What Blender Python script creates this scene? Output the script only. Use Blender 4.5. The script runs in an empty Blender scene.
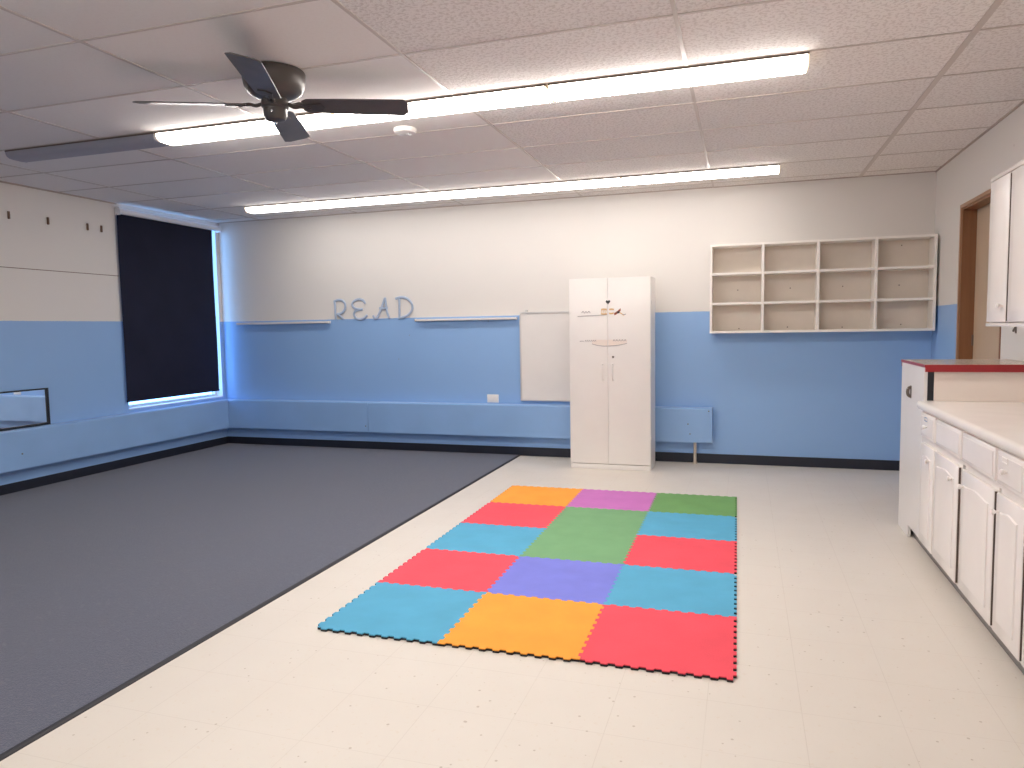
import bpy, bmesh, math, random
from mathutils import Vector, Matrix
random.seed(7)
C = bpy.context.scene.collection
PI = math.pi

# ------------------------------------------------------------------ geometry of the room (metres)
XL, XR, YB, YF, ZC = -5.732, 1.524, 6.947, -2.6, 2.547
PAINT = 1.42
T = 0.6096
CEIL_X, CEIL_Y = 0.9455, 2.479

# ------------------------------------------------------------------ materials
def srgb(r, g, b):
    f = lambda c: (c/255/12.92) if c/255 <= .04045 else ((c/255+.055)/1.055)**2.4
    return (f(r), f(g), f(b), 1)

def mat(name, col, rough=.5, metal=0, spec=.5, noise=0, nscale=8, bump=0, bscale=200, emit=None, estr=0, coat=0):
    m = bpy.data.materials.new(name); m.use_nodes = True
    nt = m.node_tree; b = nt.nodes['Principled BSDF']
    b.inputs['Base Color'].default_value = col
    b.inputs['Roughness'].default_value = rough
    b.inputs['Metallic'].default_value = metal
    b.inputs['Specular IOR Level'].default_value = spec
    b.inputs['Coat Weight'].default_value = coat
    if emit:
        b.inputs['Emission Color'].default_value = emit
        b.inputs['Emission Strength'].default_value = estr
    geo = nt.nodes.new('ShaderNodeNewGeometry')
    if noise:
        n = nt.nodes.new('ShaderNodeTexNoise'); n.inputs['Scale'].default_value = nscale; n.inputs['Detail'].default_value = 6
        nt.links.new(geo.outputs['Position'], n.inputs['Vector'])
        r = nt.nodes.new('ShaderNodeMapRange'); r.inputs[1].default_value = .3; r.inputs[2].default_value = .7
        r.inputs[3].default_value = 1-noise; r.inputs[4].default_value = 1+noise*.4
        nt.links.new(n.outputs['Fac'], r.inputs[0])
        mx = nt.nodes.new('ShaderNodeMix'); mx.data_type = 'RGBA'; mx.blend_type = 'MULTIPLY'; mx.inputs[0].default_value = 1
        mx.inputs[6].default_value = col
        nt.links.new(r.outputs[0], mx.inputs[7]); nt.links.new(mx.outputs[2], b.inputs['Base Color'])
    if bump:
        n = nt.nodes.new('ShaderNodeTexNoise'); n.inputs['Scale'].default_value = bscale; n.inputs['Detail'].default_value = 3
        nt.links.new(geo.outputs['Position'], n.inputs['Vector'])
        bp = nt.nodes.new('ShaderNodeBump'); bp.inputs['Strength'].default_value = bump; bp.inputs['Distance'].default_value = .002
        nt.links.new(n.outputs['Fac'], bp.inputs['Height']); nt.links.new(bp.outputs[0], b.inputs['Normal'])
    return m

def N(nt, t, **kw):
    n = nt.nodes.new(t)
    for k, v in kw.items(): setattr(n, k, v)
    return n
def mth(nt, op, a, b=None, clamp=False):
    n = nt.nodes.new('ShaderNodeMath'); n.operation = op; n.use_clamp = clamp
    for i, v in enumerate((a, b)):
        if v is None: continue
        if isinstance(v, (int, float)): n.inputs[i].default_value = v
        else: nt.links.new(v, n.inputs[i])
    return n.outputs[0]
def mixc(nt, fac, a, b, mode='MIX'):
    n = nt.nodes.new('ShaderNodeMix'); n.data_type = 'RGBA'; n.blend_type = mode
    for i, v in ((0, fac), (6, a), (7, b)):
        if isinstance(v, (int, float)): n.inputs[i].default_value = v
        elif isinstance(v, tuple): n.inputs[i].default_value = v
        else: nt.links.new(v, n.inputs[i])
    return n.outputs[2]
def noise(nt, vec, scale, detail=4):
    n = nt.nodes.new('ShaderNodeTexNoise'); n.inputs['Scale'].default_value = scale; n.inputs['Detail'].default_value = detail
    nt.links.new(vec, n.inputs['Vector']); return n.outputs['Fac']
def bumpn(nt, h, s, d=.002):
    n = nt.nodes.new('ShaderNodeBump'); n.inputs['Strength'].default_value = s; n.inputs['Distance'].default_value = d
    nt.links.new(h, n.inputs['Height']); return n.outputs[0]

WHITE = (.765, .73, .69, 1); BLUE = (.285, .475, .79, 1)

def wall_material(name='two_tone_wall_paint', paint=PAINT):
    m = bpy.data.materials.new(name); m.use_nodes = True
    nt = m.node_tree; b = nt.nodes['Principled BSDF']
    geo = N(nt, 'ShaderNodeNewGeometry'); sep = N(nt, 'ShaderNodeSeparateXYZ'); nt.links.new(geo.outputs['Position'], sep.inputs[0])
    wob = mth(nt, 'MULTIPLY', noise(nt, geo.outputs['Position'], 30), .006)
    z = mth(nt, 'ADD', sep.outputs['Z'], wob)
    hi = mth(nt, 'GREATER_THAN', z, paint+.003)
    w = mixc(nt, noise(nt, geo.outputs['Position'], 1.5), tuple(c*.965 for c in WHITE[:3])+(1,), WHITE)
    bl = mixc(nt, noise(nt, geo.outputs['Position'], 2.2), tuple(c*.95 for c in BLUE[:3])+(1,), BLUE)
    col = mixc(nt, hi, bl, w)
    vor = N(nt, 'ShaderNodeTexVoronoi'); vor.inputs['Scale'].default_value = 2.6; nt.links.new(geo.outputs['Position'], vor.inputs['Vector'])
    spot = mth(nt, 'LESS_THAN', vor.outputs['Distance'], .022)
    col = mixc(nt, mth(nt, 'MULTIPLY', spot, .35), col, (.25, .2, .17, 1))
    nt.links.new(col, b.inputs['Base Color'])
    b.inputs['Roughness'].default_value = .42
    nt.links.new(bumpn(nt, noise(nt, geo.outputs['Position'], 120), .12), b.inputs['Normal'])
    return m

def floor_material():
    m = bpy.data.materials.new('vinyl_floor_tile'); m.use_nodes = True
    nt = m.node_tree; b = nt.nodes['Principled BSDF']
    geo = N(nt, 'ShaderNodeNewGeometry'); P = geo.outputs['Position']
    sep = N(nt, 'ShaderNodeSeparateXYZ'); nt.links.new(P, sep.inputs[0])
    def seam(o, off):
        a = mth(nt, 'ADD', o, 100*.3048-off)
        f = mth(nt, 'ABSOLUTE', mth(nt, 'SUBTRACT', mth(nt, 'FRACT', mth(nt, 'DIVIDE', a, .3048)), .5))
        return mth(nt, 'GREATER_THAN', f, .4955)
    s = mth(nt, 'MAXIMUM', seam(sep.outputs['X'], .195), seam(sep.outputs['Y'], .05))
    base = mixc(nt, noise(nt, P, 3.5, 5), (.66, .60, .525, 1), (.71, .655, .585, 1))
    base = mixc(nt, mth(nt, 'MULTIPLY', noise(nt, P, .7, 2), .35), base, (.66, .63, .585, 1))
    scuff = mth(nt, 'MULTIPLY', mth(nt, 'GREATER_THAN', noise(nt, P, 48, 3), .655), .26)
    base = mixc(nt, scuff, base, (.62, .52, .40, 1))
    v = N(nt, 'ShaderNodeTexVoronoi'); v.inputs['Scale'].default_value = 17; nt.links.new(P, v.inputs['Vector'])
    dot = mth(nt, 'MULTIPLY', mth(nt, 'LESS_THAN', v.outputs['Distance'], mth(nt, 'MULTIPLY', noise(nt, P, 1.7, 1), .14)), .6)
    base = mixc(nt, dot, base, (.36, .28, .2, 1))
    base = mixc(nt, mth(nt, 'MULTIPLY', s, mth(nt, 'MULTIPLY', noise(nt, P, 2.5, 2), .42)), base, (.40, .33, .27, 1))
    nt.links.new(base, b.inputs['Base Color'])
    r = mth(nt, 'ADD', mth(nt, 'MULTIPLY', noise(nt, P, 5, 4), .22), .30)
    nt.links.new(r, b.inputs['Roughness'])
    nt.links.new(bumpn(nt, noise(nt, P, 14, 3), .05), b.inputs['Normal'])
    return m

def ceiling_material():
    m = bpy.data.materials.new('acoustic_ceiling_tile'); m.use_nodes = True
    nt = m.node_tree; b = nt.nodes['Principled BSDF']
    geo = N(nt, 'ShaderNodeNewGeometry'); P = geo.outputs['Position']
    sx = N(nt, 'ShaderNodeSeparateXYZ'); nt.links.new(P, sx.inputs[0])
    rough_t = mth(nt, 'ADD', mth(nt, 'MULTIPLY', mth(nt, 'GREATER_THAN', sx.outputs['X'], CEIL_X-4*T), .9), .1)  # older smooth tiles on the left
    n1 = noise(nt, P, 62, 3)
    col = mixc(nt, mth(nt, 'MULTIPLY', mth(nt, 'MULTIPLY', mth(nt, 'GREATER_THAN', n1, .54), .42), rough_t), (.86, .82, .79, 1), (.56, .50, .46, 1))
    # each lay-in tile has a slightly different shade
    sep = N(nt, 'ShaderNodeSeparateXYZ'); nt.links.new(P, sep.inputs[0])
    cx = mth(nt, 'FLOOR', mth(nt, 'DIVIDE', mth(nt, 'SUBTRACT', sep.outputs['X'], CEIL_X), 2*T))
    cy = mth(nt, 'FLOOR', mth(nt, 'DIVIDE', mth(nt, 'SUBTRACT', sep.outputs['Y'], CEIL_Y), T))
    cmb = N(nt, 'ShaderNodeCombineXYZ'); nt.links.new(cx, cmb.inputs[0]); nt.links.new(cy, cmb.inputs[1])
    wn = N(nt, 'ShaderNodeTexWhiteNoise'); nt.links.new(cmb.outputs[0], wn.inputs['Vector'])
    col = mixc(nt, 1.0, col, mixc(nt, wn.outputs['Value'], (.93, .93, .93, 1), (1.03, 1.02, 1.01, 1)), 'MULTIPLY')
    nt.links.new(col, b.inputs['Base Color'])
    b.inputs['Roughness'].default_value = .85; b.inputs['Specular IOR Level'].default_value = .25
    nt.links.new(bumpn(nt, mth(nt, 'MULTIPLY', n1, rough_t), .6, .006), b.inputs['Normal'])
    return m

def carpet_material():
    m = bpy.data.materials.new('dark_loop_carpet'); m.use_nodes = True
    nt = m.node_tree; b = nt.nodes['Principled BSDF']
    geo = N(nt, 'ShaderNodeNewGeometry'); P = geo.outputs['Position']
    n1 = noise(nt, P, 170, 3); n2 = noise(nt, P, 2.1, 6); n3 = noise(nt, P, 40, 5)
    c = mixc(nt, n1, (.046, .053, .088, 1), (.130, .142, .195, 1))
    c = mixc(nt, mth(nt, 'MULTIPLY', n2, .5), c, (.105, .107, .130, 1))
    c = mixc(nt, mth(nt, 'MULTIPLY', mth(nt, 'GREATER_THAN', n3, .64), .28), c, (.18, .18, .195, 1))
    nt.links.new(c, b.inputs['Base Color'])
    b.inputs['Roughness'].default_value = .9; b.inputs['Specular IOR Level'].default_value = .2
    b.inputs['Sheen Weight'].default_value = .25
    nt.links.new(bumpn(nt, n1, .8, .004), b.inputs['Normal'])
    return m

def wood_material(name, c1, c2, rough=.4):
    m = bpy.data.materials.new(name); m.use_nodes = True
    nt = m.node_tree; b = nt.nodes['Principled BSDF']
    geo = N(nt, 'ShaderNodeNewGeometry')
    mp = N(nt, 'ShaderNodeMapping'); mp.inputs['Scale'].default_value = (30, 30, 1.5); nt.links.new(geo.outputs['Position'], mp.inputs[0])
    nt.links.new(mixc(nt, noise(nt, mp.outputs[0], 2, 5), c1, c2), b.inputs['Base Color'])
    b.inputs['Roughness'].default_value = rough
    return m

def speckle_material():
    m = bpy.data.materials.new('speckled_laminate'); m.use_nodes = True
    nt = m.node_tree; b = nt.nodes['Principled BSDF']
    geo = N(nt, 'ShaderNodeNewGeometry'); P = geo.outputs['Position']
    nt.links.new(mixc(nt, mth(nt, 'GREATER_THAN', noise(nt, P, 90, 2), .58), (.55, .48, .41, 1), (.36, .29, .24, 1)), b.inputs['Base Color'])
    b.inputs['Roughness'].default_value = .22
    return m

M = dict(
    wall=wall_material(), wall_white=wall_material('white_wall_paint', 0), floor=floor_material(), ceiling=ceiling_material(), carpet=carpet_material(),
    grid=mat('ceiling_grid_metal', (.58, .51, .46, 1), .35, spec=.5),
    angle=mat('wall_angle_metal', (.46, .38, .33, 1), .5),
    base=mat('black_vinyl_base', (.014, .017, .029, 1), .45),
    blue=mat('blue_paint', (.28, .465, .77, 1), .38, noise=.05, nscale=3, bump=.1, bscale=90),
    white_lam=mat('white_laminate', (.88, .84, .80, 1), .28, noise=.03, nscale=3),
    white_paint=mat('white_cabinet_paint', (.87, .82, .78, 1), .26, noise=.03, nscale=5, bump=.05, bscale=30),
    cream=mat('cream_paint', (.86, .76, .68, 1), .35, noise=.04, nscale=4),
    shelf=mat('white_shelf_paint', (.88, .84, .79, 1), .4, noise=.03, nscale=4),
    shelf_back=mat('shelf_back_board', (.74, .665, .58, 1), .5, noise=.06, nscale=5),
    gap_shade=mat('door_gap_shade', (.10, .065, .048, 1), .6),  # shade of the gaps between doors, put into the edge colour
    kick=mat('grey_toe_kick', (.22, .20, .19, 1), .6),
    dark=mat('dark_gap', (.02, .018, .018, 1), .7),
    black=mat('black_frame', (.012, .013, .02, 1), .35),
    mirror=mat('mirror_glass', (.93, .94, .95, 1), .015, metal=1),
    screw=mat('screw_metal', (.20, .16, .13, 1), .4, metal=.8),
    bronze=mat('fan_bronze', (.095, .082, .076, 1), .38, metal=.35, noise=.1),
    fan_blade=mat('fan_blade_wood', (.105, .088, .082, 1), .38, noise=.15, nscale=12),
    chrome=mat('chrome', (.8, .8, .8, 1), .15, metal=1),
    housing=mat('white_enamel', (.80, .77, .74, 1), .35, noise=.02),
    rim=mat('brown_light_rim', (.13, .095, .075, 1), .6),
    plastic=mat('white_plastic', (.84, .80, .76, 1), .35, noise=.02),
    endcap=mat('yellowed_endcap', (.8, .66, .48, 1), .4, emit=(1, .86, .66, 1), estr=.9),
    blind=mat('navy_blind_fabric', (.016, .018, .038, 1), .8, spec=.2, noise=.15, nscale=3, bump=.2, bscale=400),
    tube=mat('roller_white', (.86, .87, .9, 1), .3),
    winframe=mat('window_frame_white', (.82, .84, .86, 1), .4, noise=.02),
    brown=wood_material('brown_door_jamb', (.20, .085, .035, 1), (.30, .14, .065, 1)),
    brown_edge=wood_material('brown_casing', (.36, .20, .11, 1), (.44, .26, .15, 1)),
    door=wood_material('beige_door', (.50, .375, .26, 1), (.57, .43, .30, 1), .5),
    red=mat('red_laminate_edge', (.34, .018, .022, 1), .3, noise=.1),
    counter=mat('counter_laminate', (.87, .82, .77, 1), .22, noise=.03),
    speckle=speckle_material(),
    board=mat('whiteboard_enamel', (.84, .80, .76, 1), .18, noise=.03, nscale=3),
    alu=mat('board_frame_aluminium', (.70, .68, .66, 1), .4, metal=.5),
    tray=mat('white_ledge_paint', (.80, .76, .72, 1), .4, noise=.03),
    letter=mat('grey_blue_letter', (.42, .51, .66, 1), .5, noise=.08, nscale=20),
    pipe=mat('tan_pipe', (.62, .54, .45, 1), .4, noise=.05),
    peg=mat('brown_peg', (.16, .09, .06, 1), .6),
    foam_black=mat('black_foam', (.012, .011, .012, 1), .8),
    grey_ink=mat('grey_sticker', (.42, .38, .38, 1), .6), black_ink=mat('charcoal_sticker', (.05, .05, .055, 1), .5),
    orange_ink=mat('orange_sticker', (.80, .52, .24, 1), .6), red_ink=mat('rust_sticker', (.42, .12, .07, 1), .6),
    pale_ink=mat('pale_sticker', (.86, .76, .68, 1), .5),
)
def lens_(name, s, col):
    m = bpy.data.materials.new(name); m.use_nodes = True
    b = m.node_tree.nodes['Principled BSDF']
    b.inputs['Base Color'].default_value = (.8, .8, .8, 1); b.inputs['Roughness'].default_value = .3
    b.inputs['Emission Color'].default_value = col; b.inputs['Emission Strength'].default_value = s
    return m
LIT = 25.0
M['lens_on'] = lens_('lit_lens', LIT, (1, .95, .905, 1))
M['lens_side'] = lens_('lit_lens_side', LIT*.42, (1, .93, .85, 1))
M['lens_row2'] = lens_('dimmer_lens', LIT*.38, (1, .95, .905, 1)); M['lens_row2_side'] = lens_('dimmer_lens_side', LIT*.2, (1, .93, .85, 1))
M['lens_off'] = mat('unlit_lens', (.36, .36, .41, 1), .6, noise=.03)
g = bpy.data.materials.new('window_glass'); g.use_nodes = True
gb = g.node_tree.nodes['Principled BSDF']; gb.inputs['Transmission Weight'].default_value = 1; gb.inputs['Roughness'].default_value = 0
gb.inputs['IOR'].default_value = 1.45; gb.inputs['Base Color'].default_value = (.93, .98, 1, 1)
# thin glass: shadow-free glazing made of transparent + a little glossy
nt = g.node_tree; tr = N(nt, 'ShaderNodeBsdfTransparent'); gl = N(nt, 'ShaderNodeBsdfGlossy'); gl.inputs['Roughness'].default_value = .02
mxs = N(nt, 'ShaderNodeMixShader'); mxs.inputs[0].default_value = .06
nt.links.new(tr.outputs[0], mxs.inputs[1]); nt.links.new(gl.outputs[0], mxs.inputs[2])
nt.links.new(mxs.outputs[0], nt.nodes['Material Output'].inputs['Surface'])
M['glass'] = g

# ------------------------------------------------------------------ mesh helpers
def box(bm, x0, x1, y0, y1, z0, z1, mi=0):
    vs = [bm.verts.new((x, y, z)) for x in (x0, x1) for y in (y0, y1) for z in (z0, z1)]
    for f in ((0, 1, 3, 2), (4, 6, 7, 5), (0, 4, 5, 1), (2, 3, 7, 6), (0, 2, 6, 4), (1, 5, 7, 3)):
        fc = bm.faces.new([vs[i] for i in f]); fc.material_index = mi
    return vs
def bevelled(bm, w=.003, seg=2):
    bmesh.ops.recalc_face_normals(bm, faces=bm.faces)
    es = [e for e in bm.edges if len(e.link_faces) == 2 and e.calc_face_angle(0) > .6]
    bmesh.ops.bevel(bm, geom=es, offset=w, segments=seg, affect='EDGES', profile=.5, clamp_overlap=True)
def cyl(bm, p, r, h, axis='Z', seg=24, r2=None):
    p = Vector(p); rot = {'Z': Matrix(), 'X': Matrix.Rotation(PI/2, 4, 'Y'), 'Y': Matrix.Rotation(PI/2, 4, 'X')}[axis]
    bmesh.ops.create_cone(bm, cap_ends=True, segments=seg, radius1=r, radius2=r if r2 is None else r2, depth=h, matrix=Matrix.Translation(p) @ rot)
def lathe(bm, prof, centre=(0, 0, 0), seg=40):
    cx, cy, cz = centre; rings = []
    for r, z in prof:
        if r < 1e-5: rings.append([bm.verts.new((cx, cy, cz+z))]); continue
        rings.append([bm.verts.new((cx+r*math.cos(2*PI*k/seg), cy+r*math.sin(2*PI*k/seg), cz+z)) for k in range(seg)])
    for a, b in zip(rings, rings[1:]):
        for k in range(seg):
            k2 = (k+1) % seg
            if len(a) == 1 and len(b) == 1: continue
            if len(a) == 1: bm.faces.new((a[0], b[k], b[k2]))
            elif len(b) == 1: bm.faces.new((a[k], b[0], a[k2]))
            else: bm.faces.new((a[k], b[k], b[k2], a[k2]))
def prism(bm, pts, fn, mi=0):
    """closed outline pts (2-D); fn(u, v, side) -> 3-D, side 0/1"""
    a = [bm.verts.new(fn(u, v, 0)) for u, v in pts]; b = [bm.verts.new(fn(u, v, 1)) for u, v in pts]
    n = len(pts)
    for f in [bm.faces.new(a), bm.faces.new(b[::-1])]+[bm.faces.new((a[i], a[(i+1) % n], b[(i+1) % n], b[i])) for i in range(n)]:
        f.material_index = mi
def smooth_line(pts, n=8):
    out = []; P = [pts[0]]+list(pts)+[pts[-1]]
    for i in range(1, len(P)-2):
        p0, p1, p2, p3 = [Vector(q) for q in P[i-1:i+3]]
        for k in range(n):
            t = k/n
            out.append(.5*((2*p1)+(p2-p0)*t+(2*p0-5*p1+4*p2-p3)*t*t+(3*p1-p0-3*p2+p3)*t**3))
    out.append(Vector(P[-2])); return out
def tube(bm, pts, r, seg=10, smooth=True, nrm=None):
    pts = smooth_line(pts) if smooth else [Vector(p) for p in pts]
    rings = []
    for i, p in enumerate(pts):
        d = (pts[min(i+1, len(pts)-1)]-pts[max(i-1, 0)]).normalized()
        u = Vector(nrm) if nrm else (Vector((0, 0, 1)) if abs(d.z) < .9 else Vector((1, 0, 0)))
        s = d.cross(u).normalized(); u = s.cross(d).normalized()
        rings.append([bm.verts.new(p+s*r*math.cos(2*PI*k/seg)+u*r*math.sin(2*PI*k/seg)) for k in range(seg)])
    for a, b in zip(rings, rings[1:]):
        for k in range(seg): bm.faces.new((a[k], a[(k+1) % seg], b[(k+1) % seg], b[k]))
    bm.faces.new(rings[0][::-1]); bm.faces.new(rings[-1])

def obj(name, bm, m, parent=None, smooth=False):
    bmesh.ops.recalc_face_normals(bm, faces=bm.faces)
    me = bpy.data.meshes.new(name); bm.to_mesh(me); bm.free()
    for mm in (m if isinstance(m, (list, tuple)) else [m]): me.materials.append(mm)
    if smooth:
        for p in me.polygons: p.use_smooth = True
        me.set_sharp_from_angle(angle=math.radians(35))
    o = bpy.data.objects.new(name, me); C.objects.link(o)
    if parent: o.parent = parent
    return o
def thing(name, label, cat, loc=(0, 0, 0), rotz=0, group=None):
    o = bpy.data.objects.new(name, None); C.objects.link(o); o.empty_display_size = .1
    o.location = loc; o.rotation_euler = (0, 0, rotz); tag(o, label, cat, group); return o
def tag(o, label, cat, group=None):
    o['label'] = label; o['category'] = cat
    if group: o['group'] = group
    return o
def struct(name, bm, m, parent=None):
    o = obj(name, bm, m, parent)
    if not parent: o['kind'] = 'structure'
    return o
def bx(name, b, m, parent=None, w=.003, seg=2):
    bm = bmesh.new(); box(bm, *b)
    if w: bevelled(bm, w, seg)
    return obj(name, bm, m, parent, smooth=bool(w))
def sbox(name, boxes, m):
    bm = bmesh.new()
    for b in boxes: box(bm, *b)
    return struct(name, bm, m)
def dup(root, loc, label=None, group=None, rotz=None):
    r = root.copy(); C.objects.link(r); r.location = loc
    if rotz is not None: r.rotation_euler = (0, 0, rotz)
    if label: r['label'] = label
    if group: r['group'] = group
    for ch in list(root.children):
        c = ch.copy(); C.objects.link(c); c.parent = r
        for gch in ch.children:
            d = gch.copy(); C.objects.link(d); d.parent = c
    return r

# ------------------------------------------------------------------ the room shell
WY0, WY1, WZ0, WZ1 = 5.55, 6.895, .556, 2.505       # window opening in the left wall
DY0, DY1, DZ = 5.21, 6.13, 2.12                    # door opening in the right wall
sbox('floor', [(XL-.3, XR+.5, YF-.2, YB+.2, -.1, 0)], M['floor'])
sbox('ceiling', [(XL-.3, XR+.5, YF-.2, YB+.2, ZC, ZC+.1)], M['ceiling'])
sbox('wall_back', [(XL-.2, XR+.5, YB, YB+.15, 0, ZC)], M['wall'])
sbox('wall_front', [(XL-.2, XR+.5, YF-.15, YF, 0, ZC)], M['wall'])
sbox('wall_left', [(XL-.14, XL, YF, WY0, 0, ZC), (XL-.14, XL, WY1, YB, 0, ZC), (XL-.14, XL, WY0, WY1, 0, WZ0), (XL-.14, XL, WY0, WY1, WZ1, ZC)], M['wall'])
bm = bmesh.new()
for q, i in (((XR, XR+.14, YF, DY0, 0, ZC), 1), ((XR, XR+.14, DY1, YB, 0, ZC), 0), ((XR, XR+.14, DY0, DY1, DZ, ZC), 0)): box(bm, *q, mi=i)
struct('wall_right', bm, [M['wall'], M['wall_white']])
sbox('baseboard_back', [(XL+.01, XR, YB-.01, YB, 0, .088)], M['base'])
sbox('baseboard_left', [(XL, XL+.01, YF, YB-.01, 0, .088)], M['base'])
sbox('baseboard_right', [(XR-.01, XR, DY1+.03, YB-.01, 0, .088)], M['base'])
# suspended grid: tees 1.22 m apart one way, 0.61 m the other
bx_ = []
x = CEIL_X
while x > XL+.05:
    w = .015 if x == CEIL_X else .009
    bx_.append((x-w, x+w, YF, YB, ZC-.0035, ZC)); x -= 2*T
y = CEIL_Y-8*T
while y < YB-.05:
    if y > YF: bx_.append((XL, XR, y-.007, y+.007, ZC-.003, ZC))
    y += T
sbox('trim_1', bx_, M['grid'])
sbox('trim_2', [(XL, XR, YB-.008, YB, ZC-.007, ZC), (XR-.010, XR, YF, YB, ZC-.011, ZC), (XL, XL+.012, YF, WY0-.02, ZC-.012, ZC)], M['angle'])
# a batten joint in the boards of the left wall above the paint line
sbox('trim_3', [(XL, XL+.003, 2.0, WY0-.03, 1.853, 1.858)], M['peg'])

# ------------------------------------------------------------------ window and blind
w = bpy.data.objects.new('window_1', None); C.objects.link(w); w['kind'] = 'structure'; w.location = (XL-.1, (WY0+WY1)/2, WZ0)
def under(o, p):
    o.parent = p; o.matrix_parent_inverse = Matrix.Translation(-Vector(p.location)) ; return o
bm = bmesh.new(); f = .035
for b in ((WY0, WY0+f, WZ0, WZ1), (WY1-f, WY1, WZ0, WZ1), (WY0+f, WY1-f, WZ0, WZ0+f), (WY0+f, WY1-f, WZ1-f, WZ1)):
    box(bm, XL-.12, XL-.08, *b)
under(obj('window_frame', bm, M['winframe']), w)
bm = bmesh.new(); box(bm, XL-.103, XL-.099, WY0+f, WY1-f, WZ0+f, WZ1-f)
under(obj('window_pane', bm, M['glass']), w)
bm = bmesh.new(); box(bm, XL-.08, XL+.004, WY0, WY1, WZ0-.0, WZ0+.012); bevelled(bm, .003)
under(obj('window_sill', bm, M['winframe']), w)
bm = bmesh.new(); box(bm, XL-.08, XL+.001, WY1-.006, WY1, WZ0+.012, WZ1)
under(obj('window_reveal', bm, M['winframe']), w)

bl = thing('roller_blind', 'black-navy roller blind pulled down over the tall window in the left wall', 'blind', (XL+.03, 6.19, WZ0))
def local(t, o):
    o.location = -Vector(t.location); return o
BY0, BY1 = 5.512, 6.808
bm = bmesh.new()
vs0 = []; NZ = 14
for i in range(NZ+1):
    z = .65+(2.455-.65)*i/NZ
    off = .004*math.sin(i*.45)
    vs0.append([bm.verts.new((XL+.022+off+dx, yy, z)) for dx, yy in ((0, BY0), (0, BY1), (.0012, BY1), (.0012, BY0))])
for a, b in zip(vs0, vs0[1:]):
    for k in range(4): bm.faces.new((a[k], a[(k+1) % 4], b[(k+1) % 4], b[k]))
bm.faces.new(vs0[0]); bm.faces.new(vs0[-1][::-1])
local(bl, obj('fabric', bm, M['blind'], bl, smooth=True))
bm = bmesh.new(); cyl(bm, (XL+.036, (WY0+WY1)/2-.009, 2.472), .029, WY1-WY0+.02, 'Y', 24)
local(bl, obj('roller_tube', bm, M['tube'], bl, smooth=True))
local(bl, bx('bottom_bar', (XL+.014, XL+.032, BY0, BY1, .634, .653), M['blind'], bl, .004))
for yy in (WY0-.030, WY1+.012):
    bm = bmesh.new(); box(bm, XL, XL+.06, yy-.006, yy+.006, 2.432, 2.508); bevelled(bm, .004)
    cyl(bm, (XL+.038, yy, 2.47), .03, .018, 'Y', 20)
    local(bl, obj('bracket', bm, M['tube'], bl, smooth=True))

# ------------------------------------------------------------------ door in the right wall
d = bpy.data.objects.new('door_1', None); C.objects.link(d); d['kind'] = 'structure'; d.location = (XR+.12, 5.7, 0)
def dpart(name, boxes, m, w=0):
    bm = bmesh.new()
    for b in boxes: box(bm, *b)
    if w: bevelled(bm, w)
    return under(obj(name, bm, m), d)
dpart('door_leaf', [(XR+.088, XR+.128, DY0, DY1, .005, DZ)], M['door'])
dpart('door_jamb', [(XR-.004, XR+.088, DY1-.02, DY1, 0, DZ), (XR-.004, XR+.088, DY0, DY0+.02, 0, DZ), (XR-.004, XR+.088, DY0+.02, DY1-.02, DZ-.02, DZ)], M['brown'])
dpart('door_casing', [(XR-.014, XR, DY1-.004, DY1+.022, 0, DZ+.022), (XR-.014, XR, DY0, DY1, DZ-.004, DZ+.022)], M['brown_edge'], .002)
for z in (.25, 1.15):
    dpart('hinge', [(XR+.076, XR+.0875, DY1-.030, DY1-.0205, z-.04, z+.04)], M['screw'], .002)

# ------------------------------------------------------------------ carpet
cp = thing('carpet', 'dark blue-grey carpet covering the left half of the floor', 'carpet', (-3.9, 2, 0))
bm = bmesh.new(); box(bm, XL+.011, -2.172, YF+.02, YB-.012, .0, .008)
local(cp, obj('carpet_pile', bm, M['carpet'], cp))
bm = bmesh.new(); prism(bm, [(-2.172, 0), (-2.150, 0), (-2.152, .004), (-2.160, .009), (-2.172, .009)], lambda u, v, s: (u, (YF+.02, YB-.012)[s], v))
local(cp, obj('edge_strip', bm, mat('black_edge_strip', (.016, .016, .022, 1), .6), cp))

# ------------------------------------------------------------------ boxed heater covers
D = .1
def cover(t, segs, m, axis):
    for s0, s1 in segs:
        bm = bmesh.new()
        prof = [(0, .205), (D, .205), (D, .518), (D-.012, .528), (0, .528)]
        if axis == 'x': prism(bm, prof, lambda u, v, s: (((s0+.0025), (s1-.0025))[s], YB-u-.001, v))
        else: prism(bm, prof, lambda u, v, s: (XL+u+.001, ((s0+.001), (s1-.001))[s], v))
        local(t, obj('cover_panel', bm, m, t))
ht = thing('heater_cover', 'long blue boxed heater cover along the back wall, passing behind the white cupboard', 'heater cover', (-2.5, YB-.05, .2))
cover(ht, [(XL+.102, -3.83), (-3.83, -1.20), (-1.20, -.268)], M['blue'], 'x')
for xx, zz in ((-.487, .377), (-.468, .285), (-.30, .50), (-3.86, .27)):
    bm = bmesh.new(); cyl(bm, (xx, YB-D-.003, zz), .006, .005, 'Y', 12)
    local(ht, obj('screw', bm, M['screw'], ht))
bm = bmesh.new(); cyl(bm, (-.425, YB-.055, .104), .014, .206, 'Z', 16); cyl(bm, (-.425, YB-.055, .008), .022, .012, 'Z', 16)
local(ht, obj('support_pipe', bm, M['pipe'], ht, smooth=True))
hl = thing('heater_cover', 'blue boxed heater cover running low along the left wall under the window blind', 'heater cover', (XL+.05, 4, .2))
cover(hl, [(0.2, 3.6), (3.6, YB-.002)], M['blue'], 'y')
bm = bmesh.new(); cyl(bm, (XL+D+.003, 4.35, .33), .006, .005, 'X', 12); local(hl, obj('screw', bm, M['screw'], hl))

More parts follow.
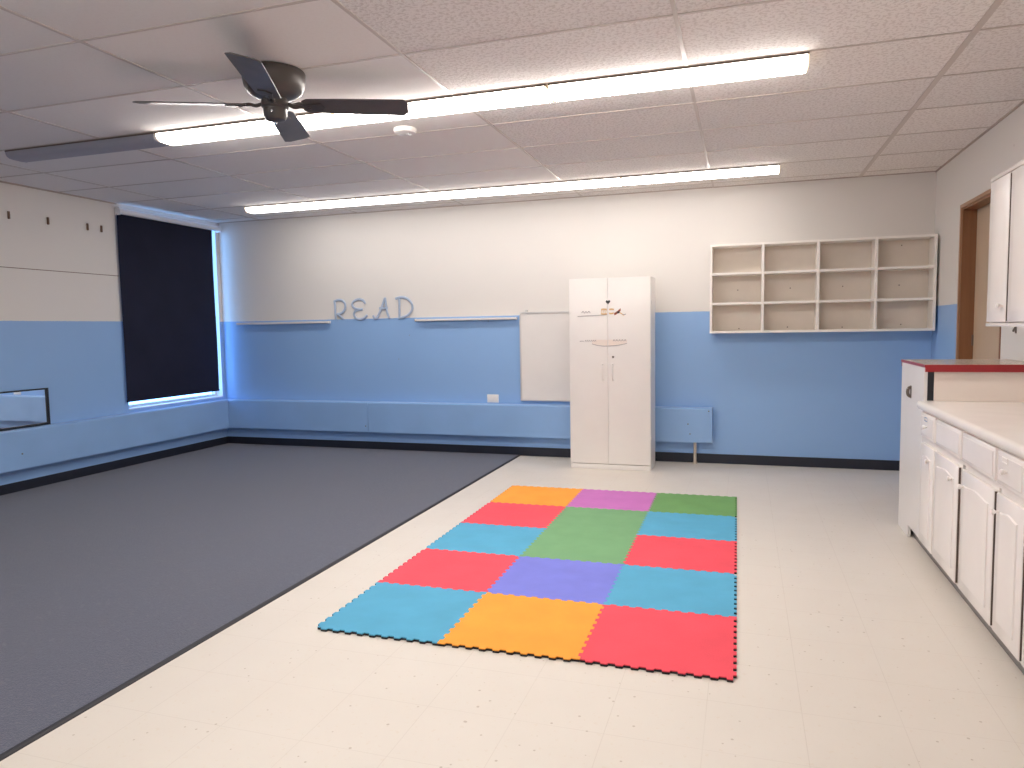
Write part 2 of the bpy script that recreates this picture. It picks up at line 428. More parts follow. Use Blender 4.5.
# ------------------------------------------------------------------ mirror on the left heater cover
mr = thing('wall_mirror', 'low black-framed mirror standing on the left heater cover, reflecting the back wall', 'mirror', (XL+.02, 4.0, .529))
MY0, MY1, MZ0, MZ1, fw = 3.45, 4.685, .5295, .846, .016
bm = bmesh.new()
for b in ((MY0, MY0+fw, MZ0, MZ1), (MY1-fw, MY1, MZ0, MZ1), (MY0+fw, MY1-fw, MZ0, MZ0+fw*1.2), (MY0+fw, MY1-fw, MZ1-fw*.8, MZ1)):
    box(bm, XL+.001, XL+.024, *b)
local(mr, obj('frame', bm, M['black'], mr))
bm = bmesh.new(); box(bm, XL+.004, XL+.012, MY0+fw, MY1-fw, MZ0+fw*1.2, MZ1-fw*.8)
local(mr, obj('mirror_glass', bm, M['mirror'], mr))

# ------------------------------------------------------------------ pegs on the left wall
for k, (yy, where) in enumerate(((4.449, 'leftmost of the four pegs in view high on the left wall'), (4.80, 'second peg from the left high on the left wall'),
                                 (5.195, 'third peg from the left high on the left wall, near the blind'), (5.346, 'last peg before the roller blind high on the left wall'))):
    bm = bmesh.new(); box(bm, XL, XL+.014, yy-.008, yy+.008, 2.250, 2.312); bevelled(bm, .003)
    tag(obj('wall_peg', bm, M['peg']), 'small brown wooden '+where if k == 0 else 'small brown wooden '+where, 'peg', 'pegs on the left wall')

# ------------------------------------------------------------------ marker ledges on the back wall
def ledge(x0, x1, label, z=1.40):
    t = thing('marker_ledge', label, 'ledge', ((x0+x1)/2, YB-.05, z-.03))
    bm = bmesh.new()
    prism(bm, [(0, z-.020), (.044, z-.020), (.05, z-.014), (.05, z+.003), (.045, z+.003), (.045, z-.003), (0, z)], lambda u, v, s: ((x0, x1)[s], YB-u, v))
    local(t, obj('tray', bm, M['tray'], t))
    for xx in (x0, x1):
        bm = bmesh.new(); box(bm, xx-.006, xx+.006, YB-.052, YB, z-.022, z+.005); bevelled(bm, .002, 1)
        local(t, obj('end_cap', bm, M['plastic'], t))
ledge(-5.50, -4.31, 'white marker ledge on the back wall left of the word READ, next to the blind')
ledge(-3.27, -2.17, 'white marker ledge on the back wall between the word READ and the whiteboard')

# ------------------------------------------------------------------ whiteboard
wb = thing('whiteboard', 'white dry-erase board on the back wall, partly hidden behind the white cupboard', 'whiteboard', (-1.55, YB-.02, .56))
x0, x1, z0, z1 = -2.135, -.93, .562, 1.452
local(wb, bx('board_panel', (x0+.012, x1-.012, YB-.022, YB-.001, z0+.012, z1-.012), M['board'], wb, 0))
bm = bmesh.new()
for b in ((x0, x0+.014, z0, z1), (x1-.014, x1, z0, z1), (x0+.014, x1-.014, z0, z0+.014), (x0+.014, x1-.014, z1-.014, z1)):
    box(bm, b[0], b[1], YB-.03, YB-.001, b[2], b[3])
local(wb, obj('frame', bm, M['alu'], wb))
bm = bmesh.new(); box(bm, -2.075, -2.055, YB-.034, YB-.001, z1, z1+.022); bevelled(bm, .002, 1)
local(wb, obj('mounting_clip', bm, M['alu'], wb))

# ------------------------------------------------------------------ READ letters
def lp(px, py):  # letter drawing units -> wall coordinates
    return (-4.423+px*.001279, YB-.010, 1.7615-py*.001143)
letters = {
 'R': [[(138, 122), (143, 180), (143, 240), (147, 297)], [(132, 130), (175, 116), (218, 125), (241, 160), (236, 205), (205, 240), (160, 250)], [(160, 248), (185, 268), (220, 298)]],
 'E': [[(430, 158), (415, 128), (372, 115), (325, 133), (308, 165), (328, 196), (372, 210), (405, 209)], [(375, 210), (335, 226), (322, 258), (342, 292), (378, 304), (420, 290), (447, 266)]],
 'A': [[(503, 270), (518, 298), (545, 282), (580, 205), (618, 108)], [(618, 108), (624, 170), (633, 240), (652, 297)], [(563, 203), (600, 205), (640, 203)]],
 'D': [[(748, 120), (748, 200), (746, 292)], [(714, 120), (765, 108), (822, 124), (860, 170), (862, 225), (826, 272), (780, 292), (738, 296)]],
}
posn = {'R': 'first letter of READ, above the blue paint line', 'E': 'second letter of READ, beside the R', 'A': 'third letter of READ, beside the D', 'D': 'last letter of READ, beside the right ledge'}
for ch, strokes in letters.items():
    bm = bmesh.new()
    for s in strokes: tube(bm, [lp(*q) for q in s], .0128, 8, nrm=(0, 1, 0))
    for v in bm.verts: v.co.y = YB-.0095+(v.co.y-(YB-.010))*.55
    tag(obj('wall_letter', bm, M['letter'], smooth=True), 'grey-blue cut-out %s on the back wall, %s' % (ch, posn[ch]), 'letter')

# ------------------------------------------------------------------ outlet
ol = thing('wall_outlet', 'small white outlet plate on the blue back wall just above the heater cover', 'outlet', (-2.44, YB, .575))
local(ol, bx('cover_plate', (-2.502, -2.378, YB-.007, YB-.0005, .536, .620), M['plastic'], ol, .003))
for xx in (-2.465, -2.415):
    bm = bmesh.new(); cyl(bm, (xx, YB-.008, .578), .017, .004, 'Y', 20)
    for s in (-1, 1): box(bm, xx+s*.006-.0012, xx+s*.006+.0012, YB-.0104, YB-.0098, .574, .584)
    local(ol, obj('socket', bm, M['plastic'], ol))

# ------------------------------------------------------------------ tall white cupboard
CX0, CX1, CY0, CY1, CH = -1.508, -.778, 6.416, 6.76, 1.727
cb = thing('storage_cupboard', 'tall white two-door cupboard standing against the blue back wall', 'cupboard', ((CX0+CX1)/2, (CY0+CY1)/2, 0))
bm = bmesh.new()
box(bm, CX0, CX0+.018, CY0+.02, CY1, 0, CH); box(bm, CX1-.018, CX1, CY0+.02, CY1, 0, CH)
box(bm, CX0+.018, CX1-.018, CY0+.02, CY1, CH-.018, CH); box(bm, CX0+.018, CX1-.018, CY0+.02, CY1, .05, .068); box(bm, CX0+.018, CX1-.018, CY1-.008, CY1, .068, CH-.018)
local(cb, obj('carcass', bm, M['white_lam'], cb))
local(cb, bx('plinth', (CX0+.002, CX1-.002, CY0+.008, CY0+.020, 0, .046), M['white_lam'], cb, .002))
xm = -1.157
doors = []
for a, b in ((CX0+.001, xm-.0009), (xm+.0009, CX1-.001)):
    o = local(cb, bx('cupboard_door', (a, b, CY0, CY0+.018, .052, CH-.001), M['white_lam'], cb, .0015)); doors.append(o)
for i, xx in enumerate((xm-.045, xm+.045)):
    bm = bmesh.new(); tube(bm, [(xx, CY0+.001, .955), (xx, CY0-.026, .945), (xx, CY0-.030, .885), (xx, CY0-.026, .825), (xx, CY0+.001, .815)], .0065, 10)
    obj('handle', bm, M['plastic'], doors[i], smooth=True)
bm = bmesh.new(); cyl(bm, (xm+.048, CY0-.003, 1.022), .010, .008, 'Y', 16); obj('lock', bm, M['screw'], doors[1])
def sticker(name, pts, m, door, depth=.0015):
    bm = bmesh.new(); prism(bm, pts, lambda u, v, s: (u, CY0-.0002-depth*s, v)); obj(name, bm, m, door)
hp = []
for k in range(28):
    t = 2*PI*k/28; hp.append((xm+.004+.0013*16*math.sin(t)**3, 1.512+.0013*(13*math.cos(t)-5*math.cos(2*t)-2*math.cos(3*t)-math.cos(4*t))))
sticker('heart_sticker', hp, M['black_ink'], doors[0])
def strip(pts, w):  # a brush stroke from a centre line
    L = smooth_line([(p[0], p[1], 0) for p in pts], 5); up = [(p.x, p.y+w/2) for p in L]; dn = [(p.x, p.y-w/2) for p in L]
    return up+dn[::-1]
P = lambda u, v: (-1.499+u*.000883, 1.660-v*.000854)        # drawing units of the sticker band
def mark(pts, w, m, door): sticker('sticker_mark', strip([P(*q) for q in pts], w), m, door)
mark([(78, 318), (150, 314), (230, 312), (320, 308), (384, 305)], .006, M['grey_ink'], doors[0])
for q in ([(120, 282), (135, 266), (150, 284)], [(152, 284), (165, 268), (178, 282)], [(180, 280), (195, 268), (210, 282)]): mark(q, .009, M['grey_ink'], doors[0])
for k in range(3):
    mark([(320+k*22, 296), (326+k*22, 262), (332+k*22, 252), (336+k*22, 296)], .018, M['orange_ink'], doors[0])
mark([(322, 250), (350, 246), (380, 250)], .012, M['orange_ink'], doors[0]); mark([(322, 294), (350, 298), (380, 296)], .012, M['orange_ink'], doors[0])
mark([(404, 252), (425, 248), (452, 252)], .014, M['orange_ink'], doors[1]); mark([(404, 292), (425, 294), (450, 290)], .014, M['orange_ink'], doors[1])
mark([(455, 300), (478, 290), (498, 272), (520, 254)], .022, M['red_ink'], doors[1]); mark([(478, 284), (498, 282), (510, 276)], .020, M['black_ink'], doors[1])
mark([(505, 285), (530, 298), (552, 318)], .010, M['orange_ink'], doors[1]); mark([(535, 305), (560, 308), (572, 300)], .008, M['grey_ink'], doors[1])
sticker('sticker_banner', [P(225, 608)]+[P(225+k*15.8, 608+22*math.sin(PI*k/20)) for k in range(1, 11)]+[P(385, 566), P(225, 566)], M['pale_ink'], doors[0], .0008)
sticker('sticker_banner', [P(392, 566), P(392, 629)]+[P(392+k*19, 608+22*math.sin(PI*(10+k)/20)) for k in range(1, 11)]+[P(582, 566)], M['pale_ink'], doors[1], .0008)
mark([(225, 608), (280, 624), (340, 632), (385, 632)], .006, M['grey_ink'], doors[0]); mark([(392, 632), (460, 628), (520, 620), (582, 606)], .006, M['grey_ink'], doors[1])
mark([(98, 580), (120, 578), (142, 580)], .006, M['grey_ink'], doors[0])
for k in range(6): mark([(152+k*20, 584), (162+k*20, 570), (168+k*20, 584)], .009, M['grey_ink'], doors[0])
for k in range(5): mark([(440+k*28, 582), (452+k*28, 568), (462+k*28, 582)], .009, M['grey_ink'], doors[1])
for zz in (.3, .95, 1.5):
    bm = bmesh.new(); cyl(bm, (CX1+.002, CY0+.022, zz), .004, .03, 'Z', 10); local(cb, obj('hinge', bm, M['alu'], cb))

# ------------------------------------------------------------------ wall cubby shelf
SX0, SX1, SZ0, SZ1, SD = -.292, 1.503, 1.217, 2.006, .205
sh = thing('cubby_shelf', 'white wall-hung shelf with twelve empty cubbies on the back wall', 'shelf', ((SX0+SX1)/2, YB-.14, SZ0))
th = .02; yf = YB-SD
def sp(name, b, m=M['shelf'], w=.0015, par=None): return local(sh, bx(name, b, m, sh, w, 1))
sp('side_panel', (SX0, SX0+th, yf, YB-.001, SZ0, SZ1)); sp('side_panel', (SX1-th, SX1, yf, YB-.001, SZ0, SZ1))
sp('top_panel', (SX0+th, SX1-th, yf, YB-.001, SZ1-th, SZ1)); sp('bottom_panel', (SX0+th, SX1-th, yf, YB-.001, SZ0, SZ0+th))
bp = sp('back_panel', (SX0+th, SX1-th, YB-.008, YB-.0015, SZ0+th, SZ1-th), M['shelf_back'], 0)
dv = [SX0+(SX1-SX0)*k/4 for k in (1, 2, 3)]
for xx in dv: sp('divider', (xx-th*.55, xx+th*.55, yf, YB-.008, SZ0+th, SZ1-th))
xs = [SX0+th]+dv+[SX1-th]
zr = [SZ0+(SZ1-SZ0)*k/3 for k in (1, 2)]
for k in range(4):
    a = xs[k]+(0 if k == 0 else th*.55); b = xs[k+1]-(0 if k == 3 else th*.55)
    for zz in zr: sp('shelf_board', (a, b, yf+.002, YB-.008, zz-th/2, zz+th/2))
for k in range(4):
    cx = (xs[k]+xs[k+1])/2
    for zz in ((SZ1-.07) if k == 3 else None, (SZ0+SZ1)/2-.0, SZ0+.045):
        if zz is None: continue
        bm = bmesh.new(); cyl(bm, (cx+random.uniform(-.01, .03), YB-.0095, zz+random.uniform(-.008, .01)), .0055, .003, 'Y', 10)
        o = obj('screw', bm, M['screw'], bp)

# ------------------------------------------------------------------ base cabinets
FX, CXB = .930, .948        # door face, carcass face
KX = .985
PEN_Y = 4.475               # where the raised ledge wall begins
def knob(parent, y, z):
    bm = bmesh.new()
    prof = [(0, 0), (.006, 0), (.005, .010), (.010, .015), (.012, .020), (.009, .025), (0, .027)]
    lathe(bm, prof, (0, 0, 0), 18)
    for v in bm.verts: v.co = Vector((FX-v.co.z, y+v.co.y, z+v.co.x))
    return obj('knob', bm, M['plastic'], parent, smooth=True)
def arch(y0, y1, z0, z1, rise, n=12):
    pts = [(y0, z0), (y1, z0)]
    for k in range(n+1):
        t = k/n; s = .5-.5*math.cos(2*PI*t)
        pts.append((y1+(y0-y1)*t, z1-rise+rise*s))
    return pts
def shade_edge(o):  # camera-facing door side coloured dark, standing in for shade in the gap
    o.data.materials.append(M['gap_shade'])
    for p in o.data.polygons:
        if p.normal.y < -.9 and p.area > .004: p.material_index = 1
def cab_door(t, y0, y1, z0, z1, name='cabinet_door', flat=False, mm=None):
    mm = mm or M['white_paint']
    bm = bmesh.new()
    box(bm, FX, CXB-.001, y0, y1, z0, z1); bevelled(bm, .004, 2)
    if not flat and y1-y0 > .15:
        m_ = .052
        # routed groove and raised arched field
        outer = arch(y0+m_, y1-m_, z0+m_, z1-m_, .012); inner = arch(y0+m_+.018, y1-m_-.018, z0+m_+.018, z1-m_-.018, .011)
        def ring(a, b, xa, xb):
            A = [bm.verts.new((xa, u, v)) for u, v in a]; B = [bm.verts.new((xb, u, v)) for u, v in b]
            for i in range(len(A)): bm.faces.new((A[i], A[(i+1) % len(A)], B[(i+1) % len(A)], B[i]))
            return B
        o2 = arch(y0+m_+.005, y1-m_-.005, z0+m_+.005, z1-m_-.005, .012)
        B = ring(outer, o2, FX+.0005, FX-.005); 
        B2 = ring(o2, inner, FX-.005, FX-.0065); bm.faces.new(B2)
    return local(t, obj(name, bm, mm, t, smooth=True))
def unit(label, y0, y1, doors_, drawers, slots=()):
    t = thing('base_cabinet', label, 'cabinet', (1.22, (y0+y1)/2, 0))
    bm = bmesh.new()
    ys = [y0+.0005]+[v for q in slots for v in q]+[y1-.0005]
    for a, b in zip(ys[::2], ys[1::2]): box(bm, CXB, CXB+.30, a, b, .075, .648)
    box(bm, CXB+.30, XR-.002, y0+.0005, y1-.0005, .075, .648); box(bm, CXB, XR-.002, y0+.0005, y1-.0005, .648, .812)
    local(t, obj('carcass', bm, M['white_paint'], t))
    bm = bmesh.new(); box(bm, KX, XR-.002, y0+.0005, y1-.0005, 0, .075)
    local(t, obj('toe_kick', bm, M['kick'], t))
    for (a, b, ky) in doors_:
        o = cab_door(t, a, b, .092, .635)
        if a < 4.0: shade_edge(o)
        if ky: knob(o, ky, .565)
    for (a, b, ky, kind) in drawers:
        o = cab_door(t, a, b, .672, .802, 'drawer_front' if kind else 'false_front', flat=True)
        bm = bmesh.new(); box(bm, FX-.003, FX, a+.018, b-.018, .688, .786); bevelled(bm, .0025, 1); obj('raised_field', bm, M['white_paint'], o, smooth=True)
        if ky: knob(o, ky, .735)
        if kind == 'label':
            bm = bmesh.new(); yy = (a+b)/2+(.012 if a > 4 else .045)
            for q in ((yy-.028, yy+.028, .764, .768), (yy-.028, yy+.028, .782, .786), (yy-.028, yy-.024, .768, .782), (yy+.024, yy+.028, .768, .782)): box(bm, FX-.0055, FX-.003, *q)
            obj('label_holder', bm, M['chrome'] if a > 4 else M['plastic'], o)
    return t
unit('farthest white base cabinet, one drawer over one narrow door, beside the end panel', 4.115, PEN_Y-.004, [(4.138, 4.412, 4.20)], [(4.132, 4.425, 4.275, 'label')])
unit('wide middle white base cabinet, two doors under two blank false fronts', 3.196, 4.115, [(3.690, 4.105, 3.76), (3.198, 3.630, 3.585)], [(3.662, 4.095, None, ''), (3.198, 3.634, None, '')], [(3.640, 3.682)])
unit('white base cabinet second from the near end, knobbed drawer over one door', 2.878, 3.196, [(2.880, 3.165, 3.135)], [(2.886, 3.166, 3.05, 'label')], [(3.170, 3.1945)])
unit('nearest white base cabinet, mostly outside the right edge of the picture', 2.30, 2.878, [(2.585, 2.852, 2.62), (2.312, 2.572, 2.54)], [(2.312, 2.852, 2.58, 'plain')], [(2.856, 2.8765)])
# narrow dark slots beside three of the doors (openings left in the carcasses)
ct = thing('countertop', 'cream laminate countertop with a rounded white front edge over the base cabinets', 'countertop', (1.2, 3.4, .813))
bm = bmesh.new()
prof = [(XR-.002, .813), (XR-.002, .856), (.938, .856), (.927, .853), (.920, .845), (.918, .834), (.920, .822), (.926, .813)]
prism(bm, prof, lambda u, v, s: (u, (2.29, PEN_Y-.001)[s], v))
local(ct, obj('worktop', bm, M['counter'], ct, smooth=True))

# raised serving ledge at the far end
rl = thing('raised_ledge', 'raised counter-end partition with a red-edged speckled top at the end of the worktop', 'counter', (1.22, 4.75, 0))
PY0, PY1 = PEN_Y, 5.06
bm = bmesh.new(); prism(bm, [(PY0, .072), (PY0+.31, .072), (PY0+.31, .001), (PY1, .001), (PY1, 1.041), (PY0, 1.041)], lambda u, v, s: ((.950, .968)[s], u, v)); bevelled(bm, .0015, 1)
local(rl, obj('end_panel', bm, mat('end_panel_white', (.76, .73, .705, 1), .35, noise=.04, nscale=3), rl))
local(rl, bx('front_panel', (1.000, XR-.002, PY0, PY0+.02, .857, 1.041), M['cream'], rl, 0))
local(rl, bx('corner_strip', (.9685, .9995, PY0+.002, PY0+.02, .857, 1.041), M['black'], rl, 0))
local(rl, bx('inner_panel', (.9685, XR-.002, PY0+.021, PY1-.001, .0725, 1.041), M['cream'], rl, 0))
local(rl, bx('toe_kick', (KX, XR-.002, PY0, PY1-.02, 0, .072), M['kick'], rl, 0))
tp = local(rl, bx('ledge_top', (.950, XR-.002, PY0-.02, PY1+.012, 1.0415, 1.058), M['speckle'], rl, 0))
bm = bmesh.new(); box(bm, .947, .950, PY0-.023, PY1+.015, 1.0415, 1.057); box(bm, .950, XR-.002, PY0-.023, PY0-.02, 1.017, 1.057); box(bm, .950, XR-.002, PY1+.012, PY1+.015, 1.017, 1.057)
local(rl, obj('red_edging', bm, M['red'], rl))
bm = bmesh.new(); box(bm, .947, .950, 4.775, 4.805, .840, .915); bevelled(bm, .001, 1)
tube(bm, [(.948, 4.79, .905), (.936, 4.79, .898), (.932, 4.79, .876), (.937, 4.79, .858), (.948, 4.79, .850)], .009, 8)
local(rl, obj('metal_hook', bm, M['screw'], rl, smooth=True))

# ------------------------------------------------------------------ upper cabinet
UX = 1.20
uc = thing('upper_cabinet', 'white wall cabinet high on the right wall above the counter, cut by the photo edge', 'cabinet', (1.36, 3.8, 1.27))
bm = bmesh.new()
for a, b in ((3.10, 4.036), (4.056, 4.352)): box(bm, UX+.019, UX+.25, a, b, 1.265, 2.02)
box(bm, UX+.25, XR-.002, 3.10, 4.352, 1.265, 2.02)
local(uc, obj('carcass', bm, M['white_paint'], uc))
local(uc, bx('bottom_rail', (UX+.004, UX+.0185, 3.10, 4.362, 1.262, 1.280), M['white_paint'], uc, .003))
local(uc, bx('crown_rail', (UX+.004, UX+.0185, 3.10, 4.355, 2.000, 2.02), M['white_paint'], uc, .003))
for a, b, ky in ((4.056, 4.336, 4.10), (3.62, 4.030, 3.66), (3.18, 3.60, 3.56)):
    bm = bmesh.new(); box(bm, UX, UX+.018, a, b, 1.285, 1.995); bevelled(bm, .004, 2)
    m_ = .05
    A = [bm.verts.new((UX-.001, u, v)) for u, v in ((a+m_, 1.285+m_), (b-m_, 1.285+m_), (b-m_, 1.995-m_), (a+m_, 1.995-m_))]
    B = [bm.verts.new((UX-.006, u, v)) for u, v in ((a+m_+.02, 1.305+m_), (b-m_-.02, 1.305+m_), (b-m_-.02, 1.975-m_), (a+m_+.02, 1.975-m_))]
    for i in range(4): bm.faces.new((A[i], A[(i+1) % 4], B[(i+1) % 4], B[i]))
    bm.faces.new(B)
    o = local(uc, obj('cabinet_door', bm, M['white_paint'], uc, smooth=True)); shade_edge(o)
    bm = bmesh.new(); lathe(bm, [(0, 0), (.006, 0), (.006, .012), (.013, .02), (.010, .027), (0, .029)], (0, 0, 0), 16)
    for v in bm.verts: v.co = Vector((UX-v.co.z, ky+v.co.y, 1.365+v.co.x))
    obj('knob', bm, M['plastic'], o, smooth=True)
bm = bmesh.new(); box(bm, XR-.006, XR-.0005, 4.938, 4.952, 1.215, 1.27); bevelled(bm, .002, 1)
tube(bm, [(XR-.005, 4.945, 1.250), (XR-.012, 4.945, 1.240), (XR-.016, 4.945, 1.225)], .006, 8)
tag(obj('wall_hook', bm, M['screw'], smooth=True), 'small dark metal hook on the right wall under the upper cabinet', 'hook')

# ------------------------------------------------------------------ fluorescent wraparound lights
M['lens_old'] = lens_('older_lens', LIT*.56, (1, .95, .905, 1)); M['lens_old_side'] = lens_('older_lens_side', LIT*.3, (1, .93, .85, 1))
def make_light(label, lit, row2=False, mats=None):
    t = thing('ceiling_light', label, 'ceiling light', (0, 0, ZC))
    L = 1.248; W = .178; H = .054
    bm = bmesh.new(); box(bm, -L/2+.002, L/2-.002, .010, W-.010, -.022, -.0125); bevelled(bm, .002, 1)
    obj('housing', bm, M['housing'], t)
    bm = bmesh.new(); box(bm, -L/2, L/2, -.003, W+.003, -.0125, -.0036)
    obj('rim', bm, M['rim'], t)
    def prof():
        pts = [(0, -.0126), (.003, -.028), (.012, -.042), (.028, -H+.003), (.055, -H)]
        return pts+[(W-u, v) for u, v in pts[::-1]]
    bm = bmesh.new(); prism(bm, prof(), lambda u, v, s: ((-L/2+.008, L/2-.008)[s], u, v))
    o = obj('diffuser', bm, mats or ([M['lens_row2'], M['lens_row2_side']] if row2 else [M['lens_on'], M['lens_side']]) if lit else M['lens_off'], t, smooth=True)
    if lit:
        for p in o.data.polygons:
            if p.normal.z > -.5: p.material_index = 1
    for sx in (-1, 1):
        bm = bmesh.new()
        pp = [(u+(-.001 if u < W/2 else .001), v-.001) for u, v in prof()]
        prism(bm, pp+[(W+.001, -.0126), (-.001, -.0126)], lambda u, v, s: (sx*(L/2-(.006 if s else 0)), u, v))
        obj('end_cap', bm, M['endcap' if lit else 'lens_off'], t)
    return t
R1, R2 = 3.700, 6.145
on = make_light('', True); dim = make_light('', True, True); off = make_light('', False)
place = ['nearest the right wall', 'second from the right wall', 'third from the right wall', 'fourth from the right wall']
xs1 = [-.345-1.262*k for k in range(4)]
on.location = (xs1[0], R1, ZC); on['label'] = 'lit fluorescent wraparound light at the right-hand end of the front row'; on['group'] = 'fluorescent lights'
dup(on, (xs1[1], R1, ZC), 'lit fluorescent wraparound light in the middle of the front row')
dup(on, (xs1[2], R1, ZC), 'lit fluorescent wraparound light in the front row, behind the ceiling fan')
off.location = (xs1[3], R1, ZC); off['label'] = 'unlit fluorescent light at the left-hand end of the front row, left of the fan'; off['group'] = 'fluorescent lights'
for k, q in enumerate(('at the right-hand end of the back row', 'second from the right in the back row', 'third from the right in the back row', 'at the left-hand end of the back row near the window')):
    if k == 0: dim.location = (-.363, R2, ZC); dim['label'] = 'lit fluorescent wraparound light '+q; dim['group'] = 'fluorescent lights'
    else: dup(dim, (-.363-1.252*k, R2, ZC), 'lit fluorescent wraparound light '+q)
old = None
for r, q in ((R1-2.4384, 'in the first row behind the camera'), (R1-2*2.4384, 'in the last row behind the camera')):
    for k in range(3):
        lb = 'lit fluorescent wraparound light %s, %s' % (q, place[k])
        if old is None:
            old = make_light(lb, True, mats=[M['lens_old'], M['lens_old_side']]); old.location = (xs1[k], r, ZC); old['group'] = 'fluorescent lights'
        else: dup(old, (xs1[k], r, ZC), lb)

# ------------------------------------------------------------------ ceiling fan
FC = Vector((-2.172, 3.075, ZC)); ZB = -.158
fan = thing('ceiling_fan', 'dark bronze four-blade ceiling fan mounted flush to the tiles', 'ceiling fan', FC)
bm = bmesh.new(); lathe(bm, [(0, -.0036), (.145, -.0036), (.148, -.010), (.147, -.045), (.140, -.075), (.128, -.098), (.098, -.118), (.06, -.128), (0, -.128)], seg=48)
obj('motor_housing', bm, M['bronze'], fan, smooth=True)
bm = bmesh.new(); lathe(bm, [(0, -.128), (.058, -.128), (.064, -.145), (.064, -.168), (.056, -.176), (.054, -.212), (.046, -.228), (.02, -.236), (0, -.237)], seg=32)
sw = obj('switch_housing', bm, M['bronze'], fan, smooth=True)
bm = bmesh.new(); lathe(bm, [(0, -.237), (.008, -.239), (.006, -.247), (0, -.248)], seg=14)
obj('finial', bm, M['chrome'], sw, smooth=True)
bm = bmesh.new(); lathe(bm, [(0, 0), (.006, 0), (.006, .005), (0, .006)], seg=12)
for v in bm.verts: v.co = Vector((.02+v.co.x, -.053-v.co.z, -.2+v.co.y))
obj('chain_outlet', bm, M['chrome'], sw, smooth=True)
for k in range(4):
    ang = math.radians(24.5+90*k)
    rot = Matrix.Rotation(ang, 4, 'Z')
    bm = bmesh.new()
    pts = [(.130, -.042), (.155, -.060), (.36, -.068), (.618, -.073), (.640, -.045), (.640, .045), (.618, .073), (.36, .068), (.155, .060), (.130, .042)]
    prism(bm, pts, lambda u, v, s: (u, v, (-.003, .003)[s])); bevelled(bm, .0015, 1)
    tilt = Matrix.Rotation(math.radians(-13), 4, 'X')
    bm.transform(rot @ Matrix.Translation((0, 0, ZB)) @ tilt)
    bo = obj('blade', bm, M['fan_blade'], fan)
    bm = bmesh.new()
    tube(bm, [(.055, 0, .008), (.09, .012, -.004), (.12, .014, .002), (.17, .010, -.006)], .0075, 8)
    tube(bm, [(.055, 0, .008), (.09, -.012, -.004), (.12, -.014, .002), (.17, -.010, -.006)], .0075, 8)
    prism(bm, [(.135, -.02), (.22, -.034), (.235, 0), (.22, .034), (.135, .02)], lambda u, v, s: (u, v, (-.0095, -.004)[s]))
    bm.transform(rot @ Matrix.Translation((0, 0, ZB)) @ tilt)
    obj('blade_bracket', bm, M['bronze'], bo, smooth=True)

# smoke detector
sd = thing('smoke_detector', 'round white smoke detector on the ceiling between the two light rows', 'smoke detector', (-2.02, 4.19, ZC))
bm = bmesh.new(); lathe(bm, [(0, -.0036), (.072, -.0036), (.073, -.012), (.066, -.030), (.045, -.038), (0, -.040)], seg=32)
obj('cover', bm, M['plastic'], sd, smooth=True)
bm = bmesh.new(); lathe(bm, [(0, -.0385), (.014, -.0385), (.012, -.043), (0, -.043)], (.02, 0, 0), 14); obj('test_button', bm, M['housing'], sd, smooth=True)

# ------------------------------------------------------------------ foam play mat tiles
S = .5807; TH = .013; ROT = math.radians(.47)
MO = Vector((-.0193, 2.6448, 0))
cols = {'red': (.84, .082, .115, 1), 'blue': (.095, .38, .58, 1), 'orange': (.93, .36, .045, 1), 'purple': (.56, .175, .50, 1),
        'green': (.155, .34, .115, 1), 'mint': (.185, .385, .185, 1), 'violet': (.195, .215, .68, 1)}
for k, v in cols.items(): M['foam_'+k+'_'] = mat('foam_'+k, v, .75, spec=.3, noise=.07, nscale=6, bump=.5, bscale=260)
NT = 20; TD = .0062
def wave(t0, phase):
    """puzzle edge from node t0 to t0+1, values (t, offset)"""
    out = []
    for k in range(NT):
        o = TD/1.0*(1 if (k+phase) % 2 == 0 else -1)
        e = .05 if True else 0
        out += [((k+.06)/NT, o), ((k+.94)/NT, o)]
    return out
def tile_outline(i, j):
    # i, j: tile indices, corner (i*S, j*S); shared edges use the same wave, so neighbours interlock exactly
    g_ = .0007
    pts = []
    bot = [(i*S+t*S, j*S+o+g_) for t, o in wave(i, (i+j) % 2)]
    right = [((i+1)*S+o-g_, j*S+t*S) for t, o in wave(j, (i+1+j) % 2)]
    top = [(i*S+t*S, (j+1)*S+o-g_) for t, o in wave(i, (i+j+1) % 2)][::-1]
    left = [(i*S+o+g_, j*S+t*S) for t, o in wave(j, (i+j) % 2)][::-1]
    trim = lambda L, ax, lo, hi: [p for p in L if lo < p[ax] < hi]
    m_ = TD+.003
    bot = [p for p in bot if i*S+m_ < p[0] < (i+1)*S-m_]; top = [p for p in top if i*S+m_ < p[0] < (i+1)*S-m_]
    right = [p for p in right if j*S+m_ < p[1] < (j+1)*S-m_]; left = [p for p in left if j*S+m_ < p[1] < (j+1)*S-m_]
    # square off the corners
    def corner(a, b, first):  # a runs along x, b along y -> intersection
        return (b[0], a[1])
    return bot+[(right[0][0], bot[-1][1])]+right+[(right[-1][0], top[0][1])]+top+[(left[0][0], top[-1][1])]+left+[(left[-1][0], bot[0][1])]
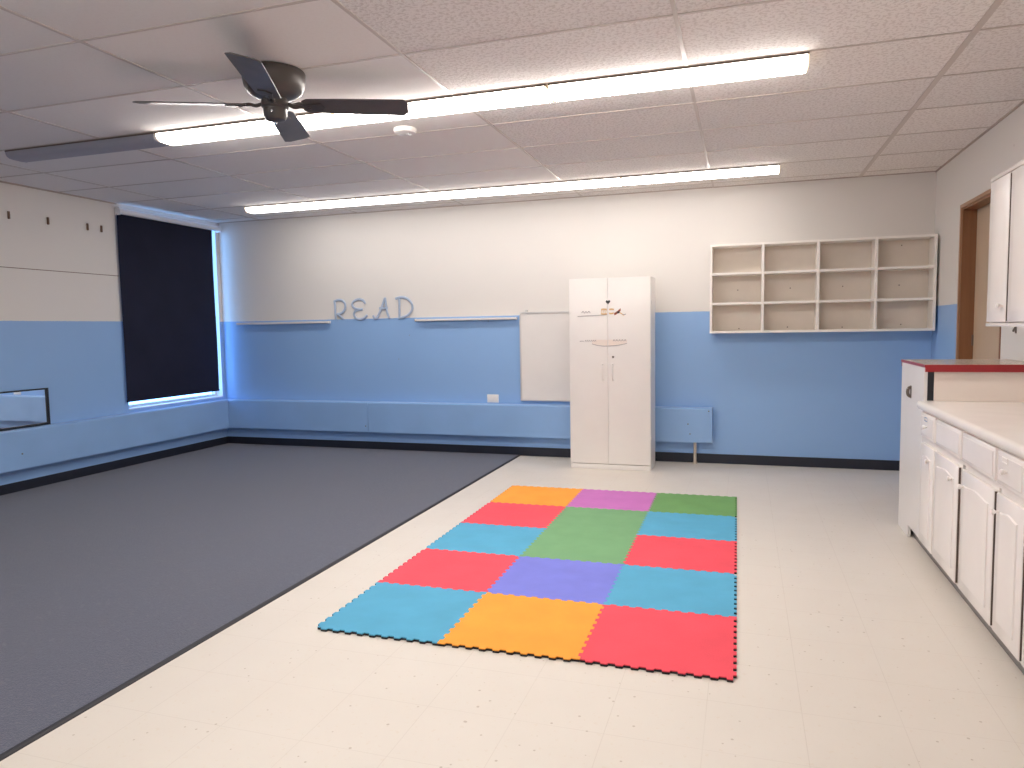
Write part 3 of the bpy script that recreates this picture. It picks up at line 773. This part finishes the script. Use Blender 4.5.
grid = [['blue', 'orange', 'red'], ['red', 'violet', 'blue'], ['blue', 'mint', 'red'], ['red', 'mint', 'blue'], ['orange', 'purple', 'green']]
rows = ['nearest row', 'second row from the front', 'middle row', 'second row from the back', 'farthest row']
cname = {'mint': 'light green', 'violet': 'violet-blue', 'purple': 'pink-purple', 'green': 'green', 'blue': 'sky blue', 'red': 'red', 'orange': 'orange'}
for j in range(5):
    for i in range(3):
        c = grid[j][i]; side = ('left', 'middle', 'right')[i]
        t = thing('foam_floor_tile', '%s interlocking foam mat tile on the floor, %s, %s column' % (cname[c], rows[j], side), 'floor mat', MO, ROT, 'foam play mat tiles')
        out = [(u-3*S, v) for u, v in tile_outline(i, j)]
        bm = bmesh.new(); prism(bm, out, lambda u, v, s: (u, v, (.0088, TH)[s])); obj('foam_top', bm, M['foam_'+c+'_'], t)
        bm = bmesh.new(); prism(bm, out, lambda u, v, s: (u, v, (.0003, .0088)[s])); obj('foam_backing', bm, M['foam_black'], t)

# ------------------------------------------------------------------ daylight, camera, view
wd = bpy.data.worlds.new('World'); bpy.context.scene.world = wd; wd.use_nodes = True
bg = wd.node_tree.nodes['Background']; bg.inputs[0].default_value = (.20, .48, 1, 1); bg.inputs[1].default_value = 5.0

cam = bpy.data.cameras.new('Camera'); co = bpy.data.objects.new('Camera', cam); C.objects.link(co)
cam.sensor_width = 36; cam.lens = 721.45/1024*36; cam.clip_start = .02
a = Vector((0.95225849, 0.30486439, -0.01617013)); b = Vector((-0.00815508, 0.07834837, 0.99689269)); c = Vector((-0.30518398, 0.94916766, -0.0770941))
mw = Matrix((a, b, -c)).transposed().to_4x4(); mw.translation = Vector((0, 0, 1.2931)); co.matrix_world = mw
sc = bpy.context.scene; sc.camera = co
sc.view_settings.view_transform = 'Standard'; sc.view_settings.look = 'None'
sc.view_settings.gamma = 1; sc.view_settings.use_curve_mapping = False
sc.view_settings.exposure = 0.35
sc.cycles.max_bounces = 10; sc.cycles.diffuse_bounces = 7
sc.cycles.sample_clamp_indirect = 6
